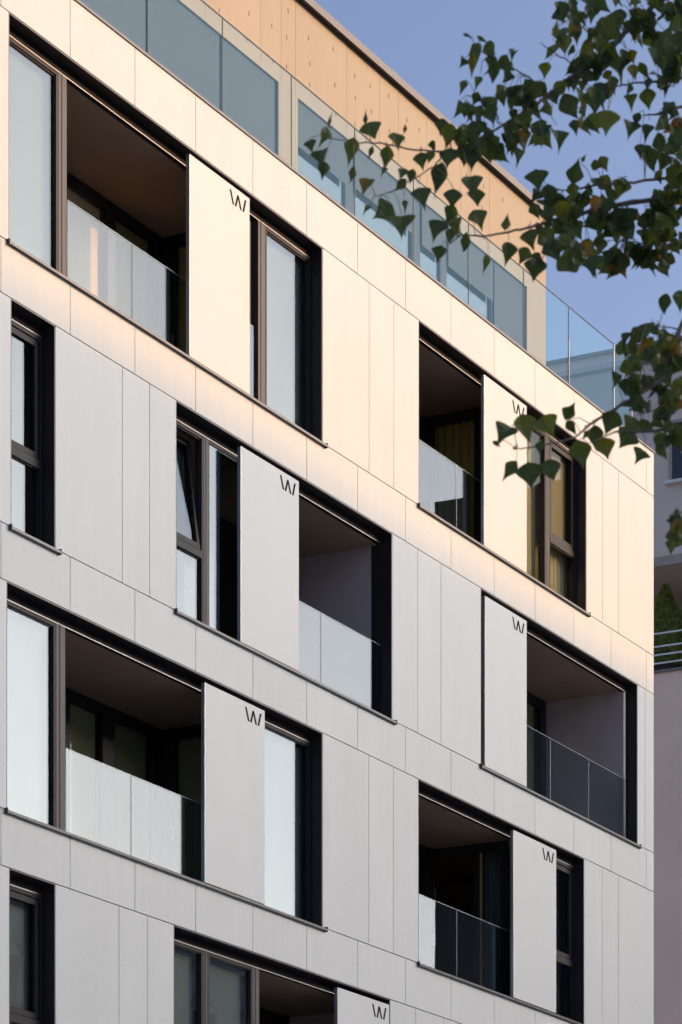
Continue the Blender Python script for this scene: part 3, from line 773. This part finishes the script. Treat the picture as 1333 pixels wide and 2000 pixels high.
EX = [(634, 266, 46, -24, .5), (608, 284, 30, 10, .7), (627, 306, 42, 5, .8), (632, 334, 32, -10, .8), (645, 233, 24, 160, .3), (686, 297, 52, -10, .6), (689, 345, 36, -12, .45),
      (727, 257, 42, 20, 1.1), (725, 300, 28, -25, .5), (756, 309, 46, -12, .7), (751, 333, 28, -30, .5), (775, 275, 34, 12, .9), (715, 230, 26, 178, .3), (792, 250, 18, 175, .5), (848, 287, 26, 20, .8),
      (824, 313, 38, 8, .9), (841, 309, 26, -15, .7), (718, 366, 42, -25, .9), (717, 408, 34, -30, .4), (787, 340, 26, -20, .8), (781, 363, 34, -42, .6), (805, 349, 26, -10, .8),
      (825, 383, 46, 14, .85), (792, 401, 32, 0, .35), (750, 414, 46, -50, .95), (785, 438, 54, 0, 1.1), (859, 350, 58, -16, .6), (885, 387, 34, -5, .9), (877, 309, 38, -8, .8),
      (879, 271, 44, -14, .8), (864, 249, 34, -8, .8), (922, 312, 40, 0, .9), (924, 365, 56, 6, .95), (930, 388, 44, 8, .9), (954, 294, 60, 12, .95), (997, 275, 46, -6, .9), (1011, 305, 40, 6, .8),
      (855, 447, 46, -30, 1.0), (881, 421, 38, -30, .9), (889, 443, 38, 20, .9), (859, 496, 40, -15, .9), (911, 481, 36, -12, .5), (949, 515, 40, -14, .4), (936, 427, 40, 26, 1.0),
      (990, 434, 28, 170, .6), (992, 494, 46, -8, .9), (1046, 526, 46, -8, 1.0), (1050, 350, 48, 8, .95), (1037, 466, 40, 14, .9), (1024, 500, 34, -30, .8), (877, 465, 26, 0, .8),
      (987, 847, 44, -34, 1.0), (1025, 838, 52, 18, .9), (1071, 833, 44, 30, 1.1), (1114, 804, 42, 150, .9), (1119, 838, 34, 30, .7), (1163, 856, 54, 6, .7), (1184, 877, 46, 14, .95),
      (1191, 826, 42, -24, .9), (1137, 887, 54, 14, .8), (1223, 859, 42, -36, 1.0), (1252, 888, 40, -30, .95), (996, 919, 48, -38, .6), (1036, 930, 50, 8, 1.05), (1076, 922, 40, 14, .95),
      (1055, 876, 26, 0, .7), (971, 867, 22, 60, .5), (1009, 876, 16, 90, .4), (1295, 598, 38, 0, .75), (1329, 588, 38, 0, .8), (1234, 830, 40, -30, .9), (1145, 850, 24, -40, .5),
      (905, 122, 22, -26, 1.0), (915, 70, 28, 60, .3), (944, 78, 26, 60, .3), (924, 128, 40, -5, .45), (959, 120, 38, -14, .7), (966, 150, 34, -8, .7), (905, 170, 34, -20, .5), (934, 160, 36, -16, .4),
      (1003, 105, 28, -15, .8), (1098, 22, 46, 8, .8), (1097, 75, 48, 18, .9), (1085, 60, 40, 170, .4), (1068, 140, 36, -10, 1.0), (1165, 198, 50, 0, .95), (1115, 213, 56, 30, .7), (1232, 198, 40, 10, .9),
      (1265, 195, 44, 10, .9), (1233, 250, 38, -12, .9), (1245, 235, 30, -12, .6), (1265, 255, 48, -14, .55), (1022, 272, 44, 8, .8), (1060, 262, 46, -6, .85), (1092, 268, 50, 6, .75), (1000, 280, 40, 4, .9),
      (1283, 110, 46, -10, .9), (1260, 140, 40, 35, .5), (1290, 90, 50, 28, .7), (1170, 130, 44, -10, .9), (1240, 60, 46, 0, .9), (1168, 325, 28, 80, .9), (1125, 335, 46, 165, .8), (1180, 320, 30, 30, .8), (1140, 310, 20, 150, .4)]
for x, y, l, a, wd_ in EX:
    place(x, y, l, a, wd_ * 1.12, face=rt.uniform(-.45, .45))
DENSE = [(1105, 60, 38, 60, 7), (1150, 90, 50, 50, 9), (1200, 30, 60, 40, 15), (1280, 40, 60, 50, 20), (1310, 110, 40, 40, 11), (1200, 120, 60, 40, 11), (1140, 170, 60, 40, 14),
         (1050, 195, 45, 35, 10), (990, 210, 55, 40, 14), (1030, 262, 50, 24, 8), (960, 140, 45, 45, 6), (920, 225, 30, 45, 8), (935, 285, 50, 28, 9), (1240, 170, 30, 20, 2), (1150, 235, 45, 20, 6),
         (1310, 170, 30, 40, 7), (1320, 245, 25, 50, 8), (1295, 300, 45, 28, 7), (1325, 330, 25, 30, 6),
         (1120, 400, 60, 30, 13), (1180, 440, 60, 40, 20), (1135, 500, 55, 32, 14), (1210, 505, 50, 30, 11), (1260, 455, 50, 50, 18), (1310, 430, 40, 60, 20), (1285, 500, 40, 30, 9),
         (1310, 370, 30, 40, 8), (1200, 375, 70, 20, 5), (1060, 400, 30, 20, 4), (1090, 440, 40, 40, 9), (1065, 500, 20, 30, 3),
         (1240, 690, 34, 40, 9), (1270, 660, 30, 25, 4), (1310, 740, 30, 60, 14), (1270, 790, 45, 50, 15), (1310, 850, 30, 40, 8), (1318, 1030, 20, 40, 8), (1325, 690, 20, 30, 5), (1230, 740, 30, 30, 6)]
for cx, cy, rx, ry, n in DENSE:
    for _ in range(int(n * 1.3)):
        r = math.sqrt(rt.random()); a = rt.random() * 6.283
        place(cx + rx * r * math.cos(a), cy + ry * r * math.sin(a), rt.uniform(26, 46), None, None)
for _ in range(900):      # the part of the crown beyond the picture
    x = rt.uniform(1370, 3100); y = rt.gauss(100, 480)
    place(x, y, rt.uniform(34, 60), None, None, dd=rt.gauss(10.2, .35 + (x - 1350) / 1800))
build_multi('foliage', [(leaves, M['leaf']), (stems, mat('stalk', (.16, .13, .05), .6))], T, recalc=False)
